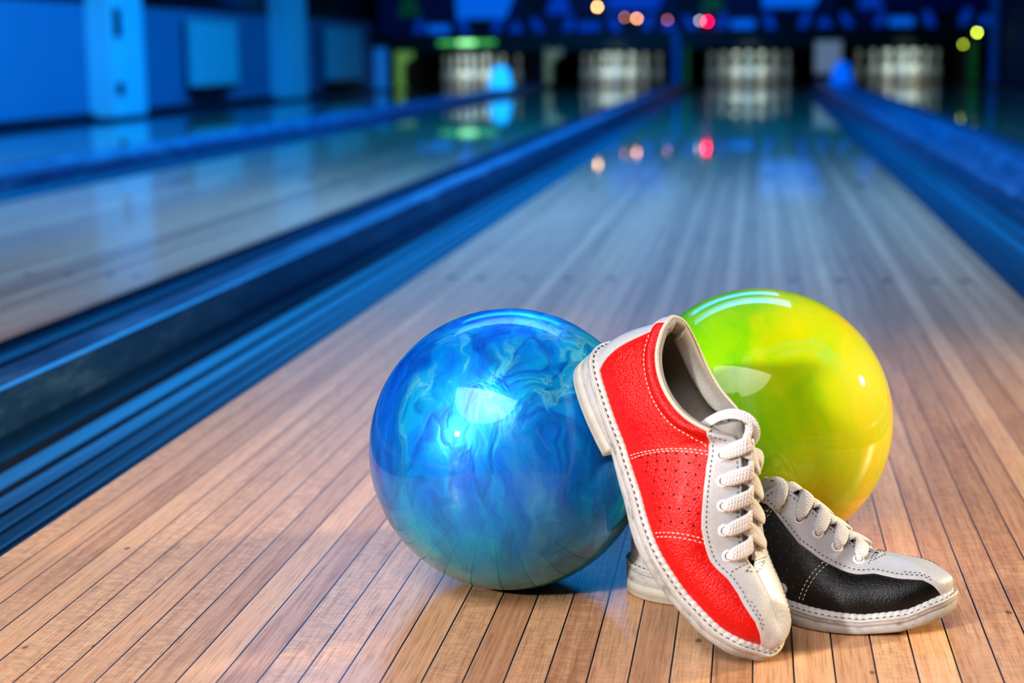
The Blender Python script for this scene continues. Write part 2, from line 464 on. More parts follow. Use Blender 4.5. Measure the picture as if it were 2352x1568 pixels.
# pit interior and kickback walls between decks
div = {'ab': (-2.45, .20), 'bc': (-.765, .07), 'cd': (.87, .20)}
for nm, (x, w) in div.items():
    m = MB(); m.box(x - w / 2, x + w / 2, 18.3, 20.3, -.066, 1.4)
    tag(m.build('kickback_wall', M['dark']), {'ab': 'dark partition between the first and second pin decks', 'bc': 'narrow dark partition between the second and third pin decks', 'cd': 'dark partition between the third and rightmost pin decks'}[nm], 'partition', 'dark partitions between pin decks')
for x, w, lb in ((-4.1, .16, 'dark partition left of the leftmost pin deck'), (2.52, .16, 'dark partition right of the rightmost pin deck')):
    tag(MB().box(x - w / 2, x + w / 2, 18.3, 20.3, -.066, 1.4).build('kickback_wall', M['dark']), lb, 'partition', 'dark partitions between pin decks')
M['curtain'] = plain('pit_curtain_cloth', srgb(9, 10, 11), 0.9)
for k, cx in LANES.items():
    v = []; n = 60
    for i in range(n + 1):
        x = -.56 + 1.12 * i / n
        for z in (.02, .9): v.append((x, .02 * math.sin(i * 1.3), z))
    f = [(2 * i, 2 * i + 2, 2 * i + 3, 2 * i + 1) for i in range(n)]
    o = link('pit_curtain', v, f, M['curtain']); o.location = (cx, 19.6, 0)
    tag(o, 'black pit curtain hanging behind the pins on ' + lane_word[k].replace(', straight behind the balls', ''), 'curtain', 'pit curtains')

# posts at the lane ends
M['postg'] = plain('post_pale_green', srgb(150, 190, 110), 0.5, emit=srgb(120, 160, 60), es=0.55, var=.25)  # all post paints glow weakly in place of the coloured light on them
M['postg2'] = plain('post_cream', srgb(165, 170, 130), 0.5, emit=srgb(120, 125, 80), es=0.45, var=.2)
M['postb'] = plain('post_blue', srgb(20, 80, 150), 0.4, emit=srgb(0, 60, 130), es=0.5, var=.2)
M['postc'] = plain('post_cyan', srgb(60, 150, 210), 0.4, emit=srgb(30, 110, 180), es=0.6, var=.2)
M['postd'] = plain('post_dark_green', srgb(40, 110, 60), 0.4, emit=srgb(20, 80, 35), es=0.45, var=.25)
def post(x, w, z1, mat, label, hook=0, y=18.12, z0=.001):
    r = empty('guard_post', label, 'post', (x, y, z0))
    MB().box(-w / 2, w / 2, 0, .05, 0, z1 - z0, .008).build('upright', mat, r)
    MB().box(-w / 2 - .015, w / 2 + .015, -.012, .062, 0, .03, .004).build('foot_plate', mat, r)
    if hook:
        v = []; f = []; n = 10; ro_ = .21; ri = .12
        cxh = hook * ro_ - hook * w / 2; zt = z1 - z0 - ro_
        for i in range(n + 1):
            a = math.pi / 2 * i / n
            for rr in (ri, ro_):
                for yy in (.005, .045):
                    v.append((cxh - hook * rr * math.cos(a), yy, zt + rr * math.sin(a)))
        for i in range(n):
            b = 4 * i; c = b + 4
            for (p, q) in ((0, 1), (1, 3), (3, 2), (2, 0)):
                f.append((b + p, b + q, c + q, c + p))
        f += [(0, 1, 3, 2), (4 * n, 4 * n + 1, 4 * n + 3, 4 * n + 2)]
        link('curved_bracket', v, f, mat, r, False)
    return r
post(-4.09, .095, .44, M['postg'], 'yellow-green lit post with a curved bracket left of the leftmost pins', 1)
post(-2.325, .08, .45, M['postg2'], 'cream-green post with a curved bracket between the first and second pin decks', 1, 18.17)
post(-.83, .09, .62, M['postb'], 'blue-lit slim post between the second and third pin decks')
post(-.71, .06, .44, M['postd'], 'narrow dark green post left of the third pin deck')
post(2.50, .09, .44, M['postd'], 'green-lit post right of the rightmost pins', 0)
post(-4.32, .16, .48, M['postc'], 'wide cyan-lit post at the end of the blue wall')
post(2.70, .08, 2.2, M['postb'], 'tall dark blue column at the right end wall', 0, 18.0)

# white notice panel between decks
sg = empty('notice_board', 'pale grey rectangular notice board between the third and rightmost pin decks', 'notice board', (.895, 18.1, .06))
M['paper'] = plain('paper_grey', srgb(190, 192, 186), 0.6, emit=srgb(150, 152, 148), es=.35, var=.06)  # sheet given a slight glow of its own to look lit
MB().box(-.15, .15, 0, .02, .06, .43, .005).build('sheet', M['paper'], sg)
MB().box(-.16, .16, .018, .03, .05, .44, .004).build('frame', M['black'], sg)
MB().box(-.02, .02, .02, .05, -.02, .08).build('support', M['black'], sg)

# cyan hoods on the ends of the wide rails
def hood(x, y, mat, label):
    r = empty('sensor_hood', label, 'sensor hood', (x, y, .045), 'blue hoods standing on the wide rails')
    v = []; f = []
    n = 20
    sec = [(0, .115, .19), (.06, .108, .18), (.14, .09, .15), (.20, .075, .11), (.225, .055, .08), (.235, .02, .04)]
    for z, a, b in sec:
        for k in range(n):
            t = 2 * math.pi * k / n
            c, s = math.cos(t), math.sin(t)
            v.append((a * math.copysign(abs(c) ** .6, c), b * math.copysign(abs(s) ** .6, s), z))
    for i in range(len(sec) - 1):
        for k in range(n):
            j = (k + 1) % n; f.append((i * n + k, i * n + j, (i + 1) * n + j, (i + 1) * n + k))
    f += [tuple(reversed(range(n))), tuple(range((len(sec) - 1) * n, len(sec) * n))]
    link('shell', v, f, mat, r)
    MB().box(-.12, .12, -.2, .2, -.0, .012, .003).build('base_flange', M['postb'], r)
M['cyan'] = plain('hood_cyan_plastic', srgb(60, 200, 250), 0.35, emit=srgb(50, 200, 255), es=0.8, var=.04)  # hood plastics given their own glow, standing in for blacklight
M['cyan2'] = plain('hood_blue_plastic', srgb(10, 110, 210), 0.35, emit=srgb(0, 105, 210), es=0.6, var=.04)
hood(-2.39, 15.0, M['cyan'], 'glowing cyan plastic hood standing in front of the leftmost pins')
hood(.90, 15.1, M['cyan2'], 'blue plastic hood beside the notice board, left of the rightmost pins')

# small lamps
def bulb(x, z, col, st, r, label, y=18.14):
    e = NT('lamp_' + label.split()[1]); e.set(Base__Color=(0, 0, 0, 1), Emission__Color=col, Emission__Strength=st)
    root = empty('indicator_lamp', label, 'lamp', (x, y, z))
    MB().lathe([(.001, -r), (r * .6, -r * .8), (r, 0), (r * .6, r * .8), (.001, r)], 14).build('bulb', e.m, root, True)
    MB().box(-r * .7, r * .7, r * .6, .06, -r * .7, r * .7).build('socket', M['black'], root)
bulb(-.472, .723, (1, .0, .02, 1), 150, .014, 'bright red round lamp on the masking panel above the third pin deck')
bulb(-.56, .735, (.6, .55, .6, 1), 16, .014, 'faint white lamp just left of the red lamp')
bulb(-1.739, .908, (1, .55, .2, 1), 46, .014, 'amber round lamp high on the masking panel')
bulb(-1.282, .771, (1, .45, .25, 1), 36, .013, 'orange round lamp low on the masking panel above the second deck')
bulb(-1.42, .785, (1, .35, .2, 1), 10, .013, 'dim orange lamp left of the low orange lamp')
bulb(-.93, .75, (1, .3, .25, 1), 8, .013, 'faint reddish lamp between the orange and the red lamps')
bulb(2.53, .554, (.75, .95, .1, 1), 34, .013, 'yellow-green lamp above the green post at right')
bulb(2.382, .425, (.5, .6, .05, 1), 18, .013, 'dim olive lamp beside the green post at right')
t_ = NT('green_tube'); t_.set(Base__Color=(0, 0, 0, 1), Emission__Color=(.12, .75, .18, 1), Emission__Strength=1.1)
gl = empty('tube_lamp', 'green glowing tube lamp on the beam above the leftmost pins', 'tube lamp', (-3.28, 18.15, .525))
v = []; f = []
for i in range(2):
    for k in range(12):
        a = 2 * math.pi * k / 12; v.append(((-.34, .34)[i], .018 * math.cos(a), .018 * math.sin(a)))
f = [(k, (k + 1) % 12, (k + 1) % 12 + 12, k + 12) for k in range(12)] + [tuple(range(12)), tuple(range(12, 24))]
link('tube', v, f, t_.m, gl)
t2 = NT('green_core'); t2.set(Base__Color=(0, 0, 0, 1), Emission__Color=(.35, 1, .4, 1), Emission__Strength=2.4)
MB().box(-.1, .1, -.028, .0, -.022, .022, .004).build('bright_section', t2.m, gl)
MB().box(-.36, .36, .015, .05, -.03, .03, .004).build('fitting', M['black'], gl)

# ------------------------------------------------------------------ balls
def ball_material(kind):
    t = NT('ball_' + kind)
    p = t.obj()
    w1 = t.noise(p, 11, 3, .55, 0, 1)
    q = t.vmath('ADD', p, t.vmath('MULTIPLY', t.vmath('SUBTRACT', w1, (.5, .5, .5)), (.085, .085, .085)))
    w2 = t.noise(t.mapping(q, (1, 1, .42)), 34, 3, .5, 0, 1)
    q2 = t.vmath('ADD', q, t.vmath('MULTIPLY', t.vmath('SUBTRACT', w2, (.5, .5, .5)), (.026, .026, .05)))
    if kind == 'blue':
        q2 = t.vmath('ADD', q, t.vmath('MULTIPLY', t.vmath('SUBTRACT', w2, (.5, .5, .5)), (.016, .016, .03)))
        n = t.noise(t.mapping(q2, (1, 1, .40)), 14, 4, .5, 0.6)
        qf = t.mapping(q2, (3.2, 3.2, .75), (.15, .25, 0))
        fl = t.noise(qf, 13, 5, .6, .35)
        fl2 = t.noise(t.mapping(q2, (2.0, 2.0, .5), (0, .4, 0), (.7, .2, .5)), 10, 3, .5, .9)
        r = t.math('ABSOLUTE', t.math('SUBTRACT', fl2, .5))
        nn_ = t.math('ADD', t.math('MULTIPLY', n, .62), t.math('MULTIPLY', fl, .38))
        c = t.ramp(nn_, [(0.32, srgb(0, 90, 225)), (0.42, srgb(0, 125, 250)), (0.50, srgb(0, 160, 255)), (0.57, srgb(10, 188, 250)), (0.68, srgb(70, 220, 250))])
        vein = t.ramp(r, [(0.0, 1.0), (0.02, .6), (.06, 0.0)])
        c = t.mix(t.math('MULTIPLY', vein, .55), c, srgb(0, 70, 185))
        fil = t.ramp(t.math('ABSOLUTE', t.math('SUBTRACT', fl, .56)), [(0.0, .8), (0.02, .3), (.05, 0.0)])
        c = t.mix(t.math('MULTIPLY', fil, t.ramp(n, [(.46, 0.0), (.58, .8)])), c, srgb(130, 225, 245))
        hi = t.ramp(t.noise(t.mapping(q2, (1, 1, .5), loc=(.9, .4, .1)), 20, 5, .6, .6), [(0.56, 0.0), (0.72, .5)])
        c = t.mix(hi, c, srgb(120, 205, 245))
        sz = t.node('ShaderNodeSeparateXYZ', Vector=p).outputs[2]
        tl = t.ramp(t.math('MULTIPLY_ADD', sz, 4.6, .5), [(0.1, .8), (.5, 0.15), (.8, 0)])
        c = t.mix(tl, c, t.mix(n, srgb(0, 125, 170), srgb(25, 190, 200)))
        h = t.math('ADD', t.math('MULTIPLY', nn_, .9), t.math('MULTIPLY', t.ramp(r, [(0.0, 1.0), (.12, 0.0)], 'EASE'), -.12))
        nrm = t.bump(h, .30, .006)
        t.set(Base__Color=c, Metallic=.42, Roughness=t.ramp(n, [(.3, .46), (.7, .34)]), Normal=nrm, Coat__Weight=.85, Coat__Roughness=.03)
    else:
        n = t.noise(t.mapping(q2, (1.3, 1, .3), (0, .35, 0)), 15, 4, .5, .4)
        sp = t.node('ShaderNodeSeparateXYZ', Vector=p)
        st = t.noise(t.mapping(q2, (3.0, 3.0, .45), (0, .45, 0)), 16, 4, .6, .3)
        g = t.math('ADD', t.math('MULTIPLY', sp.outputs[0], 3.4), t.math('MULTIPLY', n, .85))
        g = t.math('ADD', g, t.math('MULTIPLY', st, .34))
        g = t.math('SUBTRACT', g, .06)
        c = t.ramp(g, [(0.22, srgb(96, 192, 0)), (0.42, srgb(146, 214, 0)), (0.62, srgb(190, 222, 0)), (0.86, srgb(228, 222, 0)), (1.0, srgb(240, 204, 0))])
        c2 = t.ramp(n, [(0.3, srgb(225, 150, 0)), (0.7, srgb(245, 190, 0))])
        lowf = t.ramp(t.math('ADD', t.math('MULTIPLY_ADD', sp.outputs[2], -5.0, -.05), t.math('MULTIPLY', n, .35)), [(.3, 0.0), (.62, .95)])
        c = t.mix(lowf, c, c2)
        pal = t.ramp(t.noise(t.mapping(q2, (.9, 1, .7), loc=(.22, .6, .37)), 13, 4, .55, .6), [(0.60, 0), (0.72, .7)])
        c = t.mix(pal, c, srgb(170, 225, 95))
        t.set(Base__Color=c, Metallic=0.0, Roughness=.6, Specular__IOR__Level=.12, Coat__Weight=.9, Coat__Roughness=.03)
    t.b.inputs['Coat IOR'].default_value = 1.45
    return t.m

def sphere(name, c, mat, r=.10795, parent=None):
    nu, nv = 160, 96
    v = [(0, 0, -r)]; f = []
    for j in range(1, nv):
        a = math.pi * j / nv
        for i in range(nu):
            b = 2 * math.pi * i / nu
            v.append((r * math.sin(a) * math.cos(b), r * math.sin(a) * math.sin(b), -r * math.cos(a)))
    v.append((0, 0, r)); top = len(v) - 1
    for i in range(nu):
        k = (i + 1) % nu
        f.append((0, 1 + k, 1 + i)); f.append((top, top - nu + i, top - nu + k))
    for j in range(nv - 2):
        for i in range(nu):
            k = (i + 1) % nu; a = 1 + j * nu
            f.append((a + i, a + k, a + nu + k, a + nu + i))
    o = link(name, v, f, mat); o.location = c
    return o
BLUE = (-.0926, .4336, .10795); YEL = (.0975, .551, .10795)
M['bblue'] = ball_material('blue'); M['byel'] = ball_material('yellow')
tag(sphere('bowling_ball', BLUE, M['bblue']), 'glossy pearl blue swirled bowling ball left of the red and white shoe', 'bowling ball', 'bowling balls')
tag(sphere('bowling_ball', YEL, M['byel']), 'glossy yellow and lime green marbled bowling ball behind the shoes', 'bowling ball', 'bowling balls')

# ------------------------------------------------------------------ shoe materials
def leather(name, col, dark, rough=.38, grain=900, bs=.35, coat=.15):
    t = NT(name); p = t.obj()
    v = t.voro(p, grain); v2 = t.noise(p, grain * .45, 4, .6)
    big = t.noise(p, 26, 3, .55)
    c = t.mix(t.ramp(v, [(.35, 0.0), (.8, .35)]), col, dark)
    c = t.mix(t.ramp(big, [(.35, .22), (.6, 0.0)]), c, dark)
    h = t.math('ADD', t.math('MULTIPLY', v, -.6), t.math('MULTIPLY', v2, .7))
    wr = t.noise(t.mapping(p, (1, .5, 1), (0, .3, .2)), 190, 4, .65, 1.2)
    h = t.math('ADD', h, t.math('MULTIPLY', wr, .6))
    t.set(Base__Color=c, Roughness=rough, Normal=t.bump(h, bs, .0008), Coat__Weight=coat, Coat__Roughness=.25)
    return t.m
M['red'] = leather('red_leather', srgb(222, 3, 0), srgb(180, 0, 0), .34, 950, .7, .04)
M['blk'] = leather('black_leather', srgb(9, 10, 13), srgb(3, 3, 5), .40, 1100, .45, .05)
M['wht'] = leather('white_leather', srgb(204, 206, 208), srgb(174, 175, 176), .45, 700, .28)
M['pip'] = leather('cream_piping', srgb(222, 216, 202), srgb(180, 172, 155), .55, 1100, .3, 0)
M['lin'] = leather('grey_lining_leather', srgb(168, 164, 155), srgb(120, 116, 108), .6, 950, .35, 0)
M['ins'] = leather('grey_insole', srgb(165, 160, 158), srgb(105, 100, 100), .6, 420, .5, 0)

def rubber():
    t = NT('worn_white_rubber'); p = t.obj()
    a = t.noise(t.mapping(p, (75, 75, 150)), 1.0, 6, .72)
    b = t.noise(p, 700, 3, .6)
    c = t.ramp(a, [(.34, srgb(138, 137, 133)), (.46, srgb(184, 184, 181)), (.75, srgb(204, 204, 202))])
    c = t.mix(t.ramp(b, [(.62, 0.0), (.72, .55)]), c, srgb(110, 104, 94))
    t.set(Base__Color=c, Roughness=.55, Normal=t.bump(t.math('ADD', a, b), .25, .0008))
    return t.m
M['rub'] = rubber()
M['heel'] = plain('heel_lift_tan', srgb(198, 194, 182), .6, var=.18, scale=160)
M['welt'] = plain('welt_white', srgb(204, 203, 198), .5, var=.22, scale=160)
M['seamd'] = plain('dark_seam', srgb(40, 38, 42), .8)
M['thw'] = plain('white_thread', srgb(240, 232, 215), .6, var=.1, scale=500)
M['thd'] = plain('dark_thread', srgb(62, 60, 66), .7, var=.2, scale=500)
M['hole'] = plain('perforation_dark', srgb(45, 6, 4), .9)
M['holeb'] = plain('perforation_pale', srgb(90, 88, 86), .9)
M['eye'] = plain('white_eyelet_enamel', srgb(236, 236, 236), .22, var=.02, coat=.5)

def lace_mat():
    t = NT('woven_lace')
    uv = t.node('ShaderNodeUVMap').outputs[0]
    s = t.node('ShaderNodeSeparateXYZ', Vector=uv)
    u = t.math('MULTIPLY', s.outputs[0], 2900.0); v = t.math('MULTIPLY', s.outputs[1], 2 * math.pi * 7)
    a = t.math('SINE', t.math('ADD', u, v)); b = t.math('SINE', t.math('SUBTRACT', u, v))
    h = t.math('MAXIMUM', a, b)
    n = t.noise(t.obj(), 1500, 3, .7)
    h2 = t.math('ADD', h, t.math('MULTIPLY', n, 1.2))
    c = t.mix(t.ramp(h, [(.0, .30), (.45, 0.0)]), srgb(244, 243, 240), srgb(196, 194, 190))
    t.set(Base__Color=c, Roughness=.8, Normal=t.bump(h2, .6, .0005))
    return t.m
M['lace'] = lace_mat()

#GEO0
# ------------------------------------------------------------------ shoe geometry (right shoe: lateral side is -y, x runs heel to toe)
PX = [.2435, .2395, .231, .215, .195, .175, .155, .135, .115, .100, .090, .078, .062, .045, .028, .0145, .0075, .005]
PLAT = [0.00300, -0.00476, -0.01665, -0.02637, -0.03327, -0.03914, -0.04232, -0.04069, -0.03615, -0.03376, -0.03220, -0.03039, -0.03030, -0.02921, -0.02641, -0.02148, -0.01310, 0.00000]
PMED = [0.00300, 0.01534, 0.02456, 0.03392, 0.03930, 0.04374, 0.04276, 0.03619, 0.02980, 0.02628, 0.02516, 0.02581, 0.02831, 0.02994, 0.02757, 0.02043, 0.01050, 0.00000]
QL = [(0.22620, 0.00300, 0.03830), (0.22220, 0.00260, 0.04020), (0.21540, 0.00180, 0.04250), (0.20483, 0.00050, 0.04400), (0.19417, -0.00050, 0.04510), (0.18359, -0.00485, 0.04811), (0.16455, -0.00664, 0.06059), (0.14775, -0.00714, 0.07471), (0.13338, -0.00714, 0.08589), (0.11925, -0.00827, 0.09247), (0.10814, -0.01861, 0.08677), (0.09061, -0.02433, 0.07715), (0.07239, -0.02492, 0.07193), (0.05449, -0.02266, 0.07137), (0.03908, -0.01868, 0.07549), (0.02746, -0.01213, 0.08218), (0.02189, -0.00604, 0.0868), (0.01894, 0.0, 0.08709)]
QM = [(0.22620, 0.00300, 0.03830), (0.22220, 0.00260, 0.04020), (0.21540, 0.00180, 0.04250), (0.20483, 0.00050, 0.04400), (0.19417, -0.00050, 0.04510), (0.18359, 0.00451, 0.04811), (0.16455, 0.00657, 0.06059), (0.14775, 0.0072, 0.07471), (0.13338, 0.00655, 0.08589), (0.11925, 0.00738, 0.09247), (0.10814, 0.01557, 0.08677), (0.09061, 0.02497, 0.07715), (0.07239, 0.02624, 0.07193), (0.05449, 0.026, 0.07137), (0.03908, 0.02259, 0.07549), (0.02746, 0.01539, 0.08218), (0.02189, 0.00765, 0.0868), (0.01894, 0.0, 0.08709)]
MIX = [1, 1, 1, 1, 1, .95, .85, .75, .62, .45, .30, .15, .05, 0, 0, 0, 0, 0]
ZFX = [0, .04, .085, .14, .19, .22, .235, .25]; ZFZ = [0.02731, 0.02520, 0.01900, 0.01560, 0.01260, 0.01603, 0.02135, 0.02425]
def zf(x): return np.interp(x, ZFX, ZFZ)
def zbot(x): return np.interp(x, [0, .0769, .0771, .10, .14, .19, .215, .235, .25], [0.009, 0.009, .0085, .0050, .0004, 0, .0020, .0060, .0105])

def side_keys(side):
    yy = PLAT if side < 0 else PMED
    K = np.zeros((18, 4, 3))
    for i in range(18):
        p = np.array([PX[i], yy[i], zf(PX[i])])
        q = np.array((QL if side < 0 else QM)[i], float)
        d = q[2] - p[2]
        hor = np.array([p[0] - q[0], p[1] - q[1], 0.0]); L = np.linalg.norm(hor) + 1e-9
        out = hor / L if L > 1e-6 else np.array([0, side, 0])
        if i >= 11:
            out = np.array([0, side, 0.]) if i < 14 else out
        m_ = MIX[i]
        QQ = np.array(QL if side < 0 else QM, float); i0_, i1_ = max(i - 1, 0), min(i + 1, 17)
        slope = (QQ[i1_, 2] - QQ[i0_, 2]) / (QQ[i1_, 0] - QQ[i0_, 0]) if i < 5 else 0.0
        b = .0035 if i > 2 else .0022
        c1 = p + np.array([0, 0, d * ((.62 if i > 2 else .80) * m_ + .38 * (1 - m_))]) + out * b
        hv = hor * .52 if i > 4 else np.array([hor[0] * (.80, .55, .40, .35, .45)[i], hor[1] * (.8, .85, .75, .62, .56)[i], 0])
        c2a = q + hv + np.array([0, 0, ((-.0012 - .10 * d) if i > 4 else 0.0) + (-.30, -.38, -.33, -.18, -.10, 0)[min(i, 5)] * hv[0]])
        c2b = q + np.array([0, 0, -.34 * d]) + out * .003
        K[i] = [p, c1, m_ * c2a + (1 - m_) * c2b, q]
    return K
KL = {-1: side_keys(-1), 1: side_keys(1)}
EXT = {s: np.concatenate([KL[-s][1:2], KL[s], KL[-s][16:17]]) for s in (-1, 1)}

def base(side, a, s):
    a = np.clip(np.asarray(a, float), 0, 17); s = np.asarray(s, float)
    a, s = np.broadcast_arrays(a, s)
    i = np.minimum(np.floor(a).astype(int), 16); t = (a - i)[..., None, None]
    E = EXT[side]
    p0, p1, p2, p3 = E[i], E[i + 1], E[i + 2], E[i + 3]
    C = .5 * (2 * p1 + (p2 - p0) * t + (2 * p0 - 5 * p1 + 4 * p2 - p3) * t ** 2 + (3 * p1 - p0 - 3 * p2 + p3) * t ** 3)
    u = s[..., None]
    out = (1 - u) ** 3 * C[..., 0, :] + 3 * (1 - u) ** 2 * u * C[..., 1, :] + 3 * (1 - u) * u ** 2 * C[..., 2, :] + u ** 3 * C[..., 3, :]
    # the two halves of the toe share one centre line
    E = EXT[-side]; p0, p1, p2, p3 = E[i, 3], E[i + 1, 3], E[i + 2, 3], E[i + 3, 3]; tt = t[..., 0]
    other = .5 * (2 * p1 + (p2 - p0) * tt + (2 * p0 - 5 * p1 + 4 * p2 - p3) * tt ** 2 + (3 * p1 - p0 - 3 * p2 + p3) * tt ** 3)
    k = ((a <= 4.0).astype(float))[..., None]
    return out + k * u ** 3 * .5 * (other - C[..., 3, :])

def sstep(x, a, b):
    t = np.clip((x - a) / (b - a), 0, 1); return t * t * (3 - 2 * t)
def pad(a, s):
    q = np.clip((s - .80) / .20, 0, 1)
    b = np.sin(math.pi * np.minimum(q * 1.05, 1.0)) ** .8
    return .0042 * b * sstep(a, 9.6, 11.0) * (1 - .6 * sstep(a, 15.5, 17))
def normal(side, a, s):
    e = 1e-3
    a = np.asarray(a, float); s = np.asarray(s, float); a, s = np.broadcast_arrays(a, s)
    a0 = np.clip(a - e * 20, 0, 17); a1 = np.clip(a + e * 20, 0, 17); s0 = np.clip(s - e * 10, 0, 1); s1 = np.clip(s + e * 10, 0, 1)
    da = base(side, a1, s) - base(side, a0, s); ds = base(side, a, s1) - base(side, a, s0)
    n = np.cross(da, ds)
    n = n / (np.linalg.norm(n, axis=-1, keepdims=True) + 1e-12)
    # orient outwards
    c = np.array([.12, 0, .01]); ref = base(side, a, s) - c
    ref[..., 0] *= .35
    return n * np.sign((n * ref).sum(-1, keepdims=True) + 1e-12)
def S(side, a, s, off=0.0, padded=True):
    n = normal(side, a, s)
    o = np.asarray(off, float) + (pad(np.asarray(a, float), np.asarray(s, float)) if padded else 0)
    o = np.broadcast_to(o, n.shape[:-1])
    return base(side, a, s) + n * o[..., None]

def grid_faces(nr, nc, wrap=False, base_=0):
    f = []
    for r in range(nr - 1):
        for c in range(nc - (0 if wrap else 1)):
            d = (c + 1) % nc
            f.append((base_ + r * nc + c, base_ + r * nc + d, base_ + (r + 1) * nc + d, base_ + (r + 1) * nc + c))
    return f

AK = [0, 1.0, 1.25, 1.6, 2.0, 2.6, 3.3, 4, 5, 6, 7, 8, 9, 9.6, 10.0, 10.25]
SK = [0.00000, 0.00000, 0.14000, 0.33, 0.47, 0.545, 0.600, 0.59745, 0.55557, 0.54634, 0.59072, 0.64176, 0.71360, 0.82211, 0.92003, 1.00000]
SKM = [0.00000, 0.00000, 0.10948, 0.28, 0.42, 0.50, 0.55, 0.59, 0.585, 0.545, 0.545, 0.64660, 0.74648, 0.83360, 0.92002, 1.00000]
def sb(a, side=-1): return np.interp(a, AK, SK if side < 0 else SKM)

#GEO1
def frame_along(pts):
    t = np.gradient(pts, axis=0); return t / (np.linalg.norm(t, axis=1, keepdims=True) + 1e-12)

def resample(pts, step):
    d = np.r_[0, np.cumsum(np.linalg.norm(np.diff(pts, axis=0), axis=1))]
    n = max(2, int(round(d[-1] / step)) + 1)
    q = np.linspace(0, d[-1], n)
    return np.stack([np.interp(q, d, pts[:, k]) for k in range(3)], 1)

def crspline(pts, k=8):
    a = np.array(pts, float); out = []
    for i in range(len(a) - 1):
        p0 = a[max(i - 1, 0)]; p1 = a[i]; p2 = a[i + 1]; p3 = a[min(i + 2, len(a) - 1)]
        for j in range(k):
            t = j / k
            out.append(.5 * (2 * p1 + (p2 - p0) * t + (2 * p0 - 5 * p1 + 4 * p2 - p3) * t * t + (3 * p1 - p0 - 3 * p2 + p3) * t ** 3))
    out.append(a[-1]); return np.array(out)

def tube(pts, r, n=8, closed=False):
    T = frame_along(pts); V = []; F = []
    ref = np.array([0, 0, 1.0])
    for p, t in zip(pts, T):
        a = np.cross(t, ref); 
        if np.linalg.norm(a) < .2: a = np.cross(t, [1.0, 0, 0])
        a /= np.linalg.norm(a); b = np.cross(t, a)
        for k in range(n):
            w = 2 * math.pi * k / n
            V.append(p + r * (math.cos(w) * a + math.sin(w) * b))
    m = len(pts)
    F = grid_faces(m, n, True)
    if closed: F += [((m - 1) * n + k, (m - 1) * n + (k + 1) % n, (k + 1) % n, k) for k in range(n)]
    else: F += [tuple(range(n - 1, -1, -1)), tuple(range((m - 1) * n, m * n))]
    return V, F

def stitches(curves, ln=.0026, gap=.0013, r=.00042):
    """curves: list of (points, normals) - little raised dashes"""
    V = []; F = []
    for pts, nr in curves:
        d = np.r_[0, np.cumsum(np.linalg.norm(np.diff(pts, axis=0), axis=1))]
        s = 0.0
        while s + ln < d[-1]:
            q = np.linspace(s, s + ln, 4)
            P_ = np.stack([np.interp(q, d, pts[:, k]) for k in range(3)], 1)
            N_ = np.stack([np.interp(q, d, nr[:, k]) for k in range(3)], 1)
            T = frame_along(P_); n0 = len(V)
            for p, nn, t, w, lift in zip(P_, N_, T, (.35, 1, 1, .35), (-.0002, .00035, .00035, -.0002)):
                nn = nn / np.linalg.norm(nn); b = np.cross(t, nn)
                for (x, y) in ((-1, -.6), (1, -.6), (1, .3), (.5, .8), (-.5, .8), (-1, .3)):
                    V.append(p + b * x * r * w + nn * (y * r * w + lift))
            F += [tuple(n0 + i for i in f) for f in grid_faces(4, 6, True)]
            F += [tuple(n0 + i for i in range(5, -1, -1)), tuple(n0 + 18 + i for i in range(6))]
            s += ln + gap
    return V, F

def ring_eyelet(c, n, ro_=.0046, ri=.0023, h=.0011):
    n = n / np.linalg.norm(n); a = np.cross(n, [0, 0, 1.0])
    if np.linalg.norm(a) < .1: a = np.cross(n, [1.0, 0, 0])
    a /= np.linalg.norm(a); b = np.cross(n, a)
    prof_ = [(ri, -.0015), (ri, h * .5), (ri + .0004, h), ((ri + ro_) / 2, h * 1.25), (ro_ - .0004, h * .8), (ro_, .0), (ro_, -.0006)]
    V = []; m = 28
    for (r, z) in prof_:
        for k in range(m):
            w = 2 * math.pi * k / m
            V.append(c + a * r * math.cos(w) + b * r * math.sin(w) + n * z)
    return V, grid_faces(len(prof_), m, True)

def disc(c, n, r, m=10, lift=.0001):
    n = n / np.linalg.norm(n); a = np.cross(n, [0, 0, 1.0]); a /= (np.linalg.norm(a) + 1e-9); b = np.cross(n, a)
    V = [c + n * lift] + [c + n * lift + r * (a * math.cos(2 * math.pi * k / m) + b * math.sin(2 * math.pi * k / m)) for k in range(m)]
    return V, [(0, 1 + k, 1 + (k + 1) % m) for k in range(m)]

def ribbon(pts, nrm, wid, thick, V, F, UV, k=7, m=14):
    """flat woven lace swept along a smooth path"""
    P_ = crspline(pts, k); N_ = crspline(nrm, k); W = crspline(np.array(wid)[:, None] * np.ones(3), k)[:, 0]
    T = frame_along(P_); n0 = len(V)
    d = np.r_[0, np.cumsum(np.linalg.norm(np.diff(P_, axis=0), axis=1))]
    for p, nn, t, w, dd in zip(P_, N_, T, W, d):
        nn = nn - t * (nn @ t); nn /= np.linalg.norm(nn) + 1e-9; b = np.cross(t, nn)
        for j in range(m + 1):
            a = 2 * math.pi * j / m
            c, s_ = math.cos(a), math.sin(a)
            V.append(p + b * (w / 2) * math.copysign(abs(c) ** .8, c) + nn * (thick / 2) * math.copysign(abs(s_) ** .9, s_))
            UV.append((dd, j / m))
    R_ = len(P_)
    F += [tuple(n0 + i for i in f) for f in grid_faces(R_, m + 1)]
    F += [tuple(n0 + i for i in range(m - 1, -1, -1)), tuple(n0 + (R_ - 1) * (m + 1) + i for i in range(m))]

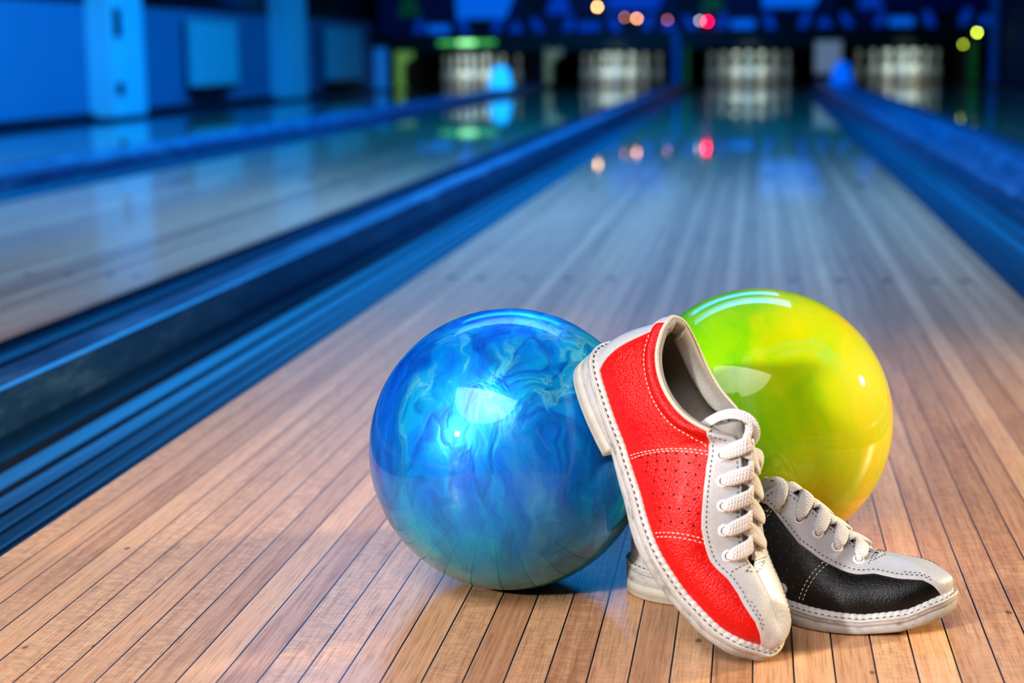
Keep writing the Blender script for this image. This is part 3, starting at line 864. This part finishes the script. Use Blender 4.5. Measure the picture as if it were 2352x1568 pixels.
def arc_s(side, a, dist):
    """s at which the surface distance from the top edge equals dist"""
    ss = np.linspace(1, .3, 120); p = base(side, np.full(120, a), ss)
    d = np.r_[0, np.cumsum(np.linalg.norm(np.diff(p, axis=0), axis=1))]
    return float(np.interp(dist, d, ss))

def surf_curve(side, A, Sv, off):
    A = np.asarray(A, float); Sv = np.asarray(Sv, float)
    return S(side, A, Sv, off), normal(side, A, Sv)

def make_shoe(mirror, label, loops):
    root = empty('bowling_shoe', label, 'shoe', (0, 0, 0), 'pair of bowling shoes')
    fl = -1 if mirror else 1
    def L(name, V, F, mat, parent=root, uvs=None, smooth=True, lab=None):
        V = [(v[0], fl * v[1], v[2] + (.5 * max(0.0, v[0] - .15) ** 2 if mirror else 0.0)) for v in V]
        if mirror: F = [tuple(reversed(f)) for f in F]
        o = link(name, V, F, mat, parent, smooth, uvs)
        if lab: o['label'] = lab
        return o
    near = 1 if mirror else -1      # side facing the photographer
    # ---- base curve and outsole
    na = 170
    def ring():
        A = np.linspace(0, 17, na)
        l = base(-1, A, 0 * A); r = base(1, A, 0 * A)[1:-1][::-1]
        return np.concatenate([l, r])
    R0 = ring(); T = np.roll(R0, -1, 0) - np.roll(R0, 1, 0); T[:, 2] = 0; T /= np.linalg.norm(T, axis=1, keepdims=True)
    O = np.stack([T[:, 1], -T[:, 0], 0 * T[:, 0]], 1)
    cen = R0.mean(0)
    if ((R0 - cen) * O).sum() < 0: O = -O
    for _ in range(6): O = (O + np.roll(O, 1, 0) + np.roll(O, -1, 0)); O /= np.linalg.norm(O, axis=1, keepdims=True)
    n = len(R0)
    def lay(off, zfun):
        v = R0 + O * off
        v[:, 2] = zfun(np.clip(v[:, 0], 0, .25)); return v
    rings = [lay(-.004, lambda x: zf(x) - .001), lay(.0046, lambda x: zf(x) - .0030), lay(.0052, lambda x: zf(x) - .0036), lay(.0052, lambda x: zf(x) - .0062),
             lay(.0046, lambda x: zf(x) - .0066), lay(.0050, lambda x: zf(x) - .0072), lay(.0048, lambda x: zbot(x) + .0016), lay(.0036, lambda x: zbot(x) + .0002), lay(.002, lambda x: zbot(x)), lay(-.004, lambda x: zbot(x))]
    V = np.concatenate(rings); F = grid_faces(len(rings), n, True)
    # cap bottom and top with strips joining the two sides
    def capf(b, rev):
        f = []
        m = na
        f.append((b, b + 1, b + n - 1))
        for i in range(1, m - 2):
            f.append((b + i, b + i + 1, b + n - i - 1, b + n - i))
        f.append((b + m - 2, b + m - 1, b + m))
        return [tuple(reversed(q)) for q in f] if rev else f
    F += capf(0, False); F += capf((len(rings) - 1) * n, True)
    L('outsole', V, F, M['rub'])
    # ---- heel block : portion x < .077
    sel = [i for i in range(n) if R0[i, 0] + O[i, 0] * .005 < .0765]
    sel.sort(key=lambda i: i)
    hb = R0[sel]; ho = O[sel]
    hr = []
    for off, z in ((.0040, .0118), (.0051, .0114), (.0052, .0052), (.0048, .0049), (.0050, .0018), (.0034, .0), (-.004, 0)):
        v = hb + ho * off; v[:, 2] = z
        hr.append(v)
    k = len(sel); V = np.concatenate(hr); F = []
    for r in range(len(hr) - 1):
        for c in range(k):
            d = (c + 1) % k
            F.append((r * k + c, r * k + d, (r + 1) * k + d, (r + 1) * k + c))
    F += [tuple(range(k)), tuple(reversed(range((len(hr) - 1) * k, len(hr) * k)))]
    L('heel', V, F, M['heel'], lab='grey-white heel block')
    # ---- welt : lip with scalloped rib
    per = np.r_[0, np.cumsum(np.linalg.norm(np.diff(R0, axis=0), axis=1))]
    fine = 900
    q = np.linspace(0, per[-1] + np.linalg.norm(R0[0] - R0[-1]), fine, endpoint=False)
    RR = np.concatenate([R0, R0[:1]]); OO = np.concatenate([O, O[:1]]); pp = np.r_[per, per[-1] + np.linalg.norm(R0[0] - R0[-1])]
    Rf = np.stack([np.interp(q, pp, RR[:, k_]) for k_ in range(3)], 1); Of = np.stack([np.interp(q, pp, OO[:, k_]) for k_ in range(3)], 1)
    npd = round(pp[-1] / .0050); ph = (q / pp[-1] * npd) % 1.0
    sc = np.abs(np.sin(math.pi * ph)) ** .5
    def wl(off, dz, k1, k2): 
        v = Rf + Of * (off + k1 * sc)[:, None] if hasattr(off, '__len__') else Rf + Of * (off + k1 * sc)[:, None]
        v = v.copy(); v[:, 2] = zf(np.clip(v[:, 0], 0, .25)) + dz + k2 * sc; return v
    rings = [wl(-.003, .0005, 0, 0), wl(-.0005, .0010, 0, .0006), wl(.0008, .0010, .0003, .0008), wl(.0018, .0004, .0006, .0004), wl(.0024, -.0013, .0002, 0), wl(.0050, -.0014, 0, 0), wl(.0056, -.0020, 0, 0), wl(.0055, -.0034, 0, 0), wl(.0040, -.0040, 0, 0)]
    L('welt', np.concatenate(rings), grid_faces(len(rings), fine, True), M['welt'])
    # stitch row on the welt lip
    crv = Rf + Of * .0036; crv[:, 2] = zf(np.clip(crv[:, 0], 0, .25)) - .0014
    V, F = stitches([(crv, np.tile([0, 0, 1.0], (fine, 1)))], .0034, .0014, .00032)
    L('welt_stitching', V, F, M['thd'])
    # ---- side panels (lateral red, medial black)
    for side, mat, nm, st_mat in ((-1, M['red'], 'side_panel', M['thw']), (1, M['blk'], 'side_panel', M['thw'])):
        A = np.linspace(.0, 17, 240); Sv = np.linspace(0, 1, 60)
        AA, SS = np.meshgrid(A, Sv)
        SSm = SS.copy()
        V = S(side, AA, SSm, 0.0).reshape(-1, 3)
        pn = L(nm, V, grid_faces(60, 240), mat, lab=('red leather outer side panel' if side < 0 else 'black leather inner side panel'))
        curves = []
        def a_at(x, lo=5.5, hi=11.5):
            aa = np.linspace(lo, hi, 60); xs_ = base(side, aa, 0 * aa)[:, 0]; return float(np.interp(-x, -xs_, aa))
        g1b, g2b = a_at(.0865), a_at(.1430)
        TA, TB = (8.75, 5.62) if side < 0 else (8.9, 5.9)
        for d in (0, .0026):
            s_ = np.linspace(.04, .86, 60)
            curves.append(surf_curve(side, np.interp(s_, [0, .66], [g1b - d * 90, TA - d * 70]), s_, .0003))
            s_ = np.linspace(.05, .60, 50)
            curves.append(surf_curve(side, np.interp(s_, [0, .6], [g2b - d * 55, TB - d * 55]), s_, .0003))
        a_ = np.linspace(8.95, 15.6, 160)
        curves.append(surf_curve(side, a_, np.interp(a_, [8.95, 9.6, 10.5, 12, 15.6], [.69, .72, .765, .775, .795]), .0004))
        for ci in ((0, 2), (1, 3), (4,)):
            for cj in ci:
                V, F = stitches([curves[cj]], .0024, .0011, .00034)
                L('seam_stitching', V, F, st_mat, pn)
        # perforations
        V = []; F = []
        rws = 7
        for i in range(rws):
            fr_ = (i + .8) / (rws + .6)
            cnt = [7, 6, 6, 5, 5, 5, 4][i]
            for j in range(cnt):
                s_ = .14 + .085 * (j + (.5 if i % 2 else 0)) * (1 + .02 * i)
                top = .64 - .10 * fr_
                s_ = .10 + (top - .10) * (j + (.75 if i % 2 else .35)) / (cnt + .1)
                ab = g1b * (1 - s_ / .66) + TA * s_ / .66; ae = g2b * (1 - s_ / .6) + TB * s_ / .6
                a0 = ab + (ae - ab) * fr_
                c = S(side, a0, s_, 0.0); nn = normal(side, a0, s_)
                v, f = disc(c, nn, .00072, 10, .0003); k0 = len(V); V += list(v); F += [tuple(k0 + x for x in g) for g in f]
        L('perforations', V, F, M['hole'] if side < 0 else M['holeb'], pn)
        if side > 0:
            for a0, s_ in ((a_at(.1305), .085),):
                v, f = ring_eyelet(S(side, a0, s_, .0003), normal(side, a0, s_), .0042, .0020)
                L('vent_eyelet', v, f, M['eye'], pn)
                v, f = disc(S(side, a0, s_, 0), normal(side, a0, s_), .0022, 16, .0004); L('vent_hole', v, f, M['seamd'], pn)
    # ---- white centre strip (vamp, eyestay)
    V = []; F = []
    for side in (-1, 1):
        A = np.r_[np.linspace(0, 2.6, 70), np.linspace(2.65, 9.2, 110), np.linspace(9.22, 10.24, 60)]; nA = len(A)
        rows_ = [(0, 0.0)] + [(u, .0011) for u in np.linspace(0, 1, 34)] + [(1, -.0012)]
        k0 = len(V)
        for u, off in rows_:
            b_ = sb(A, side); s_ = b_ + (1 - b_) * u
            o_ = np.full(nA, off)
            if off < 0: o_ = np.where(A > 4.6, off, .0011)
            puff = .0006 * min(1, u * 4) * np.where(A < 4.9, 1.0, np.clip((1 - u) * 5, 0, 1)) if off > 0 else 0
            V += list(S(side, A, s_, o_ + puff, False) + normal(side, A, s_) * (pad(A, s_) * (off > -1))[:, None])
        F += [tuple(k0 + i for i in (f if side < 0 else f[::-1])) for f in grid_faces(len(rows_), nA)]
    strip = L('lace_strip', V, F, M['wht'], lab='white leather strip running from toe to laces')
    bm = bmesh.new(); bm.from_mesh(strip.data); bmesh.ops.remove_doubles(bm, verts=bm.verts, dist=1.2e-4)
    bmesh.ops.recalc_face_normals(bm, faces=bm.faces); bm.to_mesh(strip.data); bm.free(); strip.data.update()
    curves = []
    for side in (-1, 1):
        for d in ((.0030, .0052) if True else (.003,)):
            a_ = np.linspace(1.6 if d < .004 else 1.6, 10.0 if d < .004 else 2.9, 260)
            sl = sb(a_, side); 
            ln_ = np.linalg.norm(base(side, a_, np.minimum(sl + .05, 1)) - base(side, a_, sl), axis=1) / .05
            s_ = np.minimum(sl + d / np.maximum(ln_, 1e-4), .985)
            curves.append(surf_curve(side, a_, s_, .0016))
        a_ = np.linspace(5.1, 9.3, 120)
        curves.append(surf_curve(side, a_, np.array([arc_s(side, x, .0028) for x in a_]), .0016))
        a_ = np.linspace(9.3, 10.05, 40); curves.append(surf_curve(side, a_, np.interp(a_, [9.3, 10.05], [.945, .965]), .0018))
    def cv(side, a0, s0, a1, s1):
        curves.append(surf_curve(side, np.linspace(a0, a1, 20), np.linspace(s0, s1, 20), .0018))
    cv(-1, 4.25, .68, 4.50, .985); cv(1, 4.50, .985, 4.45, .72)
    cv(-1, 4.05, .86, 4.28, .985); cv(1, 4.28, .985, 4.28, .80)
    cv(-1, 4.05, .86, 3.78, .985); cv(1, 3.78, .985, 4.28, .80)
    V, F = stitches(curves, .0020, .0014, .00028)
    L('strip_stitching', V, F, M['thd'], strip, lab='dark thread stitching')
    # ---- heel counter
    V = []; Sv = np.linspace(0, 1, 50)
    for side in (-1, 1):
        k0 = len(V); a0 = np.interp(Sv, [0, .25, .6, .85, 1], [14.35, 14.75, 15.35, 15.8, 15.95])
        cols = [(0, 0)] + [(u, .0010) for u in np.linspace(0, 1, 26)]
        for u, off in cols: V += list(S(side, a0 + (17 - a0) * u, Sv, off))
        if side < 0: F = grid_faces(len(cols), 50)
        else: F += [tuple(k0 + i for i in f) for f in grid_faces(len(cols), 50)]
    hc = L('heel_counter', V, F, M['wht'], lab='white leather heel panel')
    # ---- piping round the collar
    A = np.linspace(10.15, 17, 150)
    pl = S(-1, A, 1 + 0 * A, .0002); pr = S(1, A, 1 + 0 * A, .0002)[:-1][::-1]
    pts = np.concatenate([pl, pr]); pts[:, 2] += .0006
    V, F = tube(pts, .0015, 10); L('piping', V, F, M['pip'])
    # ---- lining with padded roll
    V = []
    A1 = np.linspace(8.6, 17, 150)
    prof_l = [(1.0, -.0004, .0004), (1.0, -.0024, .0022), (1.0, -.0055, .0026), (1.0, -.0085, .0014), (.975, -.0108, 0), (.94, -.0120, 0), (.90, -.0120, 0), (.86, -.0104, 0), (.82, -.0078, 0), (.78, -.0056, 0), (.7, -.0040, 0), (.55, -.0036, 0), (.4, -.0036, 0), (.25, -.004, 0), (.1, -.006, 0), (.03, -.010, 0)]
    for (s_, off, up) in prof_l:
        a_ = np.concatenate([A1, A1[:-1][::-1]])
        pa = []
        for side, aa in ((-1, A1), (1, A1[:-1][::-1])):
            k_ = sstep(aa, 8.6, 11.0)
            sc_ = np.where(aa > 15.5, .62, .50 if side < 0 else 1.0) if s_ > .77 else np.ones(len(aa))
            o_ = -.0018 + (off * sc_ + .0018) * k_ if off < -.0018 else np.full(len(aa), off)
            v = S(side, aa, np.full(len(aa), s_), o_, False); v[:, 2] += up * k_; pa.append(v)
        V += list(np.concatenate(pa))
    nc = len(A1) * 2 - 1
    L('lining', V, grid_faces(len(prof_l), nc), M['lin'], lab='grey-beige padded leather lining')
    # ---- insole
    A = np.linspace(4, 17, 80); l = base(-1, A, .10 + 0 * A); r = base(1, A, .10 + 0 * A); V = []
    for u in np.linspace(0, 1, 12):
        v = l * (1 - u) + r * u; v = v.copy(); v[:, 2] = zf(v[:, 0]) + .0035 + .003 * (2 * u - 1) ** 4 * (A > 9)
        V += list(v)
    L('insole', V, grid_faces(12, 80), M['ins'], lab='dimpled grey insole')
    # ---- tongue
    V = []; ws = np.linspace(-1, 1, 21); xs_ = np.linspace(4.4, 9.0, 30)
    for a0 in xs_:
        for w in ws:
            side = -1 if w < 0 else 1
            s_ = 1 - abs(w) * .30
            p = S(side, a0, s_, -.0030, False)
            ql = base(-1, a0, 1.0); qr = base(1, a0, 1.0); mid = (ql + qr) / 2 + np.array([0, 0, -.0012])
            k_ = min(1, abs(w) / .22)
            V.append(p * k_ + mid * (1 - k_))
    d0 = np.array([-.80, 0, .60]) * .0016
    last = np.array(V[-21:])
    for i in range(1, 9):
        sc_ = 1 - .02 * i - (.10 * max(0, i - 6))
        nv = last + d0 * i + np.array([-.00002, 0, -.00003]) * i * i
        nv[:, 1] *= sc_; V += list(nv)
    nr_ = 38
    top = np.array(V); 
    tb = top + np.array([-.0012, 0, -.0022])
    F = grid_faces(nr_, 21); F += [tuple(reversed(tuple(i + len(V) for i in f))) for f in grid_faces(nr_, 21)]
    m_ = len(V)
    F += [(r * 21 + 20, (r + 1) * 21 + 20, (r + 1) * 21 + 20 + m_, r * 21 + 20 + m_) for r in range(nr_ - 1)]
    F += [((r + 1) * 21, r * 21, r * 21 + m_, (r + 1) * 21 + m_) for r in range(nr_ - 1)]
    F += [((nr_ - 1) * 21 + c + 1, (nr_ - 1) * 21 + c, (nr_ - 1) * 21 + c + m_, (nr_ - 1) * 21 + c + 1 + m_) for c in range(20)]
    L('tongue', np.concatenate([top, tb]), F, M['lin'], lab='grey-beige tongue')
    # ---- eyelets and laces
    EA = [8.446, 7.421, 6.594, 5.835, 5.042]
    E = {}
    for side in (-1, 1):
        for i, a0 in enumerate(EA):
            s_ = arc_s(side, a0, .0126)
            c = S(side, a0, s_, .0014); nn = normal(side, a0, s_); E[side, i] = (c, nn)
            v, f = ring_eyelet(c, nn); ey = L('eyelet', v, f, M['eye'])
            v, f = disc(c, nn, .0025, 18, .0004); L('eyelet_hole', v, f, M['seamd'], ey)
    V = []; F = []; UV = []
    def cen_(a0):
        c = (base(-1, a0, 1.) + base(1, a0, 1.)) / 2
        c2 = (base(-1, a0 + .2, 1.) + base(1, a0 + .2, 1.)) / 2; t = (c2 - c) / np.linalg.norm(c2 - c)
        nn = np.cross(t, [0, 1.0, 0]); nn = nn if nn[2] > 0 else -nn
        return c, t, nn
    far = -near
    yv = np.array([0, far, 0.0])
    for i in range(5):
        c, nn = E[near, i]
        m0, t, N = cen_(EA[i])
        if loops.get('skip_top') and i == 0: continue
        tow = m0 - c; tow /= np.linalg.norm(tow)
        P_ = [c - nn * .003 - tow * .0002, c + nn * .0022 + tow * .0003, c + nn * .0046 + tow * .0040 + t * .001, m0 + N * .0048 - yv * .0062 + t * .0046, m0 + N * .0044 - yv * .0022 + t * .0068, m0 + N * .0012 + yv * .0004 + t * .0078, m0 - N * .002 + yv * .001 + t * .0078]
        nrm = [tow * -.7 + nn * .7, -tow * .5 + nn * .8, nn, N * .9 + nn * .1, N * .8 + yv * .5, yv, yv]
        ribbon(np.array(P_), np.array(nrm), [.0038, .0050, .0094, .0108, .0104, .0086, .006], .0032, V, F, UV)
    for i in range(1, 5):
        c, nn = E[far, i]
        m0, t, N = cen_(EA[i - 1] - .12)
        tow = m0 - c; tow /= np.linalg.norm(tow)
        P_ = [m0 - N * .002 - yv * .005 + t * .004, m0 + N * .0012 - yv * .0030 + t * .0025, m0 + N * .0030 + yv * .0010, (m0 + c) / 2 + N * .0034 + nn * .0014, c + nn * .0036 + tow * .0030, c + nn * .0014, c - nn * .003]
        nrm = [N - yv, N * .9 - yv * .3, N, N * .5 + nn * .5, nn, nn * .7 - tow * .5, -tow]
        ribbon(np.array(P_), np.array(nrm), [.008, .0096, .0100, .0094, .0078, .0048, .0036], .0030, V, F, UV)
    for pts, nrm, wid in loops['paths']:
        pts = np.array(pts, float); nrm = np.array(nrm, float)
        if mirror: pts[:, 1] *= -1; nrm[:, 1] *= -1
        ribbon(pts, nrm, wid, .0026, V, F, UV, 9)
    lc = L('shoelace', V, F, M['lace'], uvs=UV, lab='white flat woven shoelace')
    return root

RED_LOOPS = {'paths': []}
BLK_LOOPS = {'paths': [], 'skip_top': True}
VW = (.229, -.744, .628)
RED_LOOPS['paths'] = [
    ([(.0985, -.013, .0690), (.0967, -.008, .0756), (.0970, -.004, .0857), (.1008, .001, .0943), (.1084, .006, .0989), (.1165, .010, .0966), (.1216, .012, .0893), (.1224, .012, .0800)],
     [(-.3, -.7, .6), (-.3, -.6, .7), (-.4, -.5, .8), (-.2, -.5, .9), (.1, -.5, .9), (.6, -.3, .7), (.9, 0, .5), (.9, 0, .3)],
     [.0070, .0078, .0084, .0082, .0072, .0060, .0056, .0054]),
    ([(.1120, .003, .0985), (.1150, .003, .0972), (.1185, .001, .0950), (.1220, -.001, .0925), (.1264, -.002, .0880)],
     [VW] * 5, [.0046, .0052, .0054, .0056, .0054]),
    ([(.1274, .002, .0860), (.1293, .010, .0870), (.1324, .0165, .0835), (.1363, .0185, .0775), (.1385, .0155, .0745), (.1350, .0125, .0790)],
     [(.3, -.3, .9), (.4, .0, .9), (.5, .4, .7), (.7, .5, .3), (.8, -.1, .1), (.4, -.6, .6)],
     [.0066, .0080, .0088, .0082, .0070, .0056]),
    ([(.1290, .004, .0865), (.1340, .006, .0830), (.1380, .0075, .0795)], [VW] * 3, [.0042, .0046, .0042])]
BLK_LOOPS['paths'] = [
    ([(.1217, -.0150, .0760), (.1219, -.0185, .0800), (.1237, -.0195, .0853), (.1241, -.0150, .0905), (.1222, -.0080, .0945), (.1167, -.0020, .0965), (.1095, .0020, .0940), (.1040, .0050, .0870)],
     [(0, -.3, -.9), (0, -.8, .2), (.1, -.9, .4), (.2, -.6, .8), (.1, -.2, 1), (0, 0, 1), (-.3, 0, 1), (-.7, 0, .6)],
     [.0040, .0050, .0068, .0078, .0076, .0074, .0072, .0070])]

red = make_shoe(False, 'worn red and white laced bowling shoe tilted on its toe against the blue ball', RED_LOOPS)
Rm = np.array([[0.4789209833576289, 0.6328866941783929, 0.608349508121139], [-0.41218060428689607, 0.7739721461479752, -0.48070184775650554], [-0.7750753777207575, -0.020531666245890673, 0.6315351213763595]])
tv = np.array([-0.0260, 0.3952, 0.18703118454634146])
red.matrix_world = Matrix([list(Rm[i]) + [tv[i]] for i in range(3)] + [[0, 0, 0, 1]])
blk = make_shoe(True, 'worn black and white laced bowling shoe flat on the lane, toe pointing right', BLK_LOOPS)
blk.location = (-.00105, .43853, 0.0); blk.rotation_euler = (0, 0, -.26923)
def minz(root):
    bpy.context.view_layer.update(); z = 9
    for c in root.children:
        if c.name.startswith(('outsole', 'welt', 'heel')):
            for v in c.data.vertices: z = min(z, (root.matrix_world @ v.co).z)
    return z
for r_ in (red, blk):
    z = minz(r_); print('min z', r_.name, z); r_.location.z -= z - .0002

# ------------------------------------------------------------------ lights
def area(name, loc, target, size, power, col, shape='DISK', size_y=None, spread=None):
    l = bpy.data.lights.new(name, 'AREA'); l.shape = shape; l.size = size
    if size_y: l.shape = 'RECTANGLE'; l.size_y = size_y
    l.energy = power; l.color = col
    if spread: l.spread = spread
    o = bpy.data.objects.new(name, l); COL.objects.link(o); o.location = loc
    d = Vector(target) - Vector(loc); o.rotation_euler = d.to_track_quat('-Z', 'Y').to_euler()
    return o
def spot(name, loc, target, radius, power, col, ang, blend=1.0):
    l = bpy.data.lights.new(name, 'SPOT'); l.energy = power; l.color = col; l.shadow_soft_size = radius
    l.spot_size = math.radians(ang); l.spot_blend = blend
    o = bpy.data.objects.new(name, l); COL.objects.link(o); o.location = loc
    o.rotation_euler = (Vector(target) - Vector(loc)).to_track_quat('-Z', 'Y').to_euler()
    return o
spot('key_lamp', (-1.50, -1.54, 1.06), (-.05, .30, .0), .085, 212, (1, .975, .94), 60)
area('side_lamp', (2.0, 1.25, .72), (.1, .5, .1), .18, 9, (1, .80, .52), spread=math.radians(70))
area('front_soft_lamp', (-.75, -1.4, 2.9), (-.1, .3, 0), 3.0, 41, (1, .92, .96), spread=math.radians(80))
area('mid_soft_fill', (-.6, 3.9, 2.9), (-.6, 3.9, 0), 3.2, 155, (.17, .42, 1.0), size_y=1.6, spread=math.radians(118))  # unseen fill added to turn the middle of the lane blue
area('mid_far_fill', (-.9, 6.6, 2.9), (-.9, 6.6, 0), 3.2, 150, (.03, .38, 1.0), size_y=1.6, spread=math.radians(150))  # second unseen fill, added to keep the farther boards blue
for i, y in enumerate((8.0, 12.0, 15.5)):
    area('blue_overhead_fill', (-1.0, y, 2.8), (-1.0, y, 0), 3.4, (260, 150, 60)[i], (.0, .36, 1.0), size_y=2.4, spread=math.radians(150))  # unseen overhead fills added to bathe the far lanes in blue
area('blue_wall_fill', (-1.8, 9.0, 2.0), (-4.45, 12.8, .3), 1.0, 44, (.0, .20, 1.0))  # unseen light added to wash the left wall in blue
area('pillar_fill', (-3.2, 5.0, 1.8), (-4.3, 12.0, .4), .5, 72, (.04, .46, 1.0))  # unseen light added to brighten the near faces of the pillars
for k, cx in LANES.items():
    spot('pin_deck_lamp', (cx, 17.2, 1.0), (cx, 18.42, .12), .04, 60, (.82, 1.0, .88), 24)
    area('pin_deck_lamp', (cx, 18.30, .62), (cx, 18.60, .10), .4, 3.2, (.84, 1.0, .90), size_y=.08)

w = bpy.data.worlds.new('world'); SC.world = w; w.use_nodes = True
w.node_tree.nodes['Background'].inputs[0].default_value = (.02, .08, .30, 1)
w.node_tree.nodes['Background'].inputs[1].default_value = .3
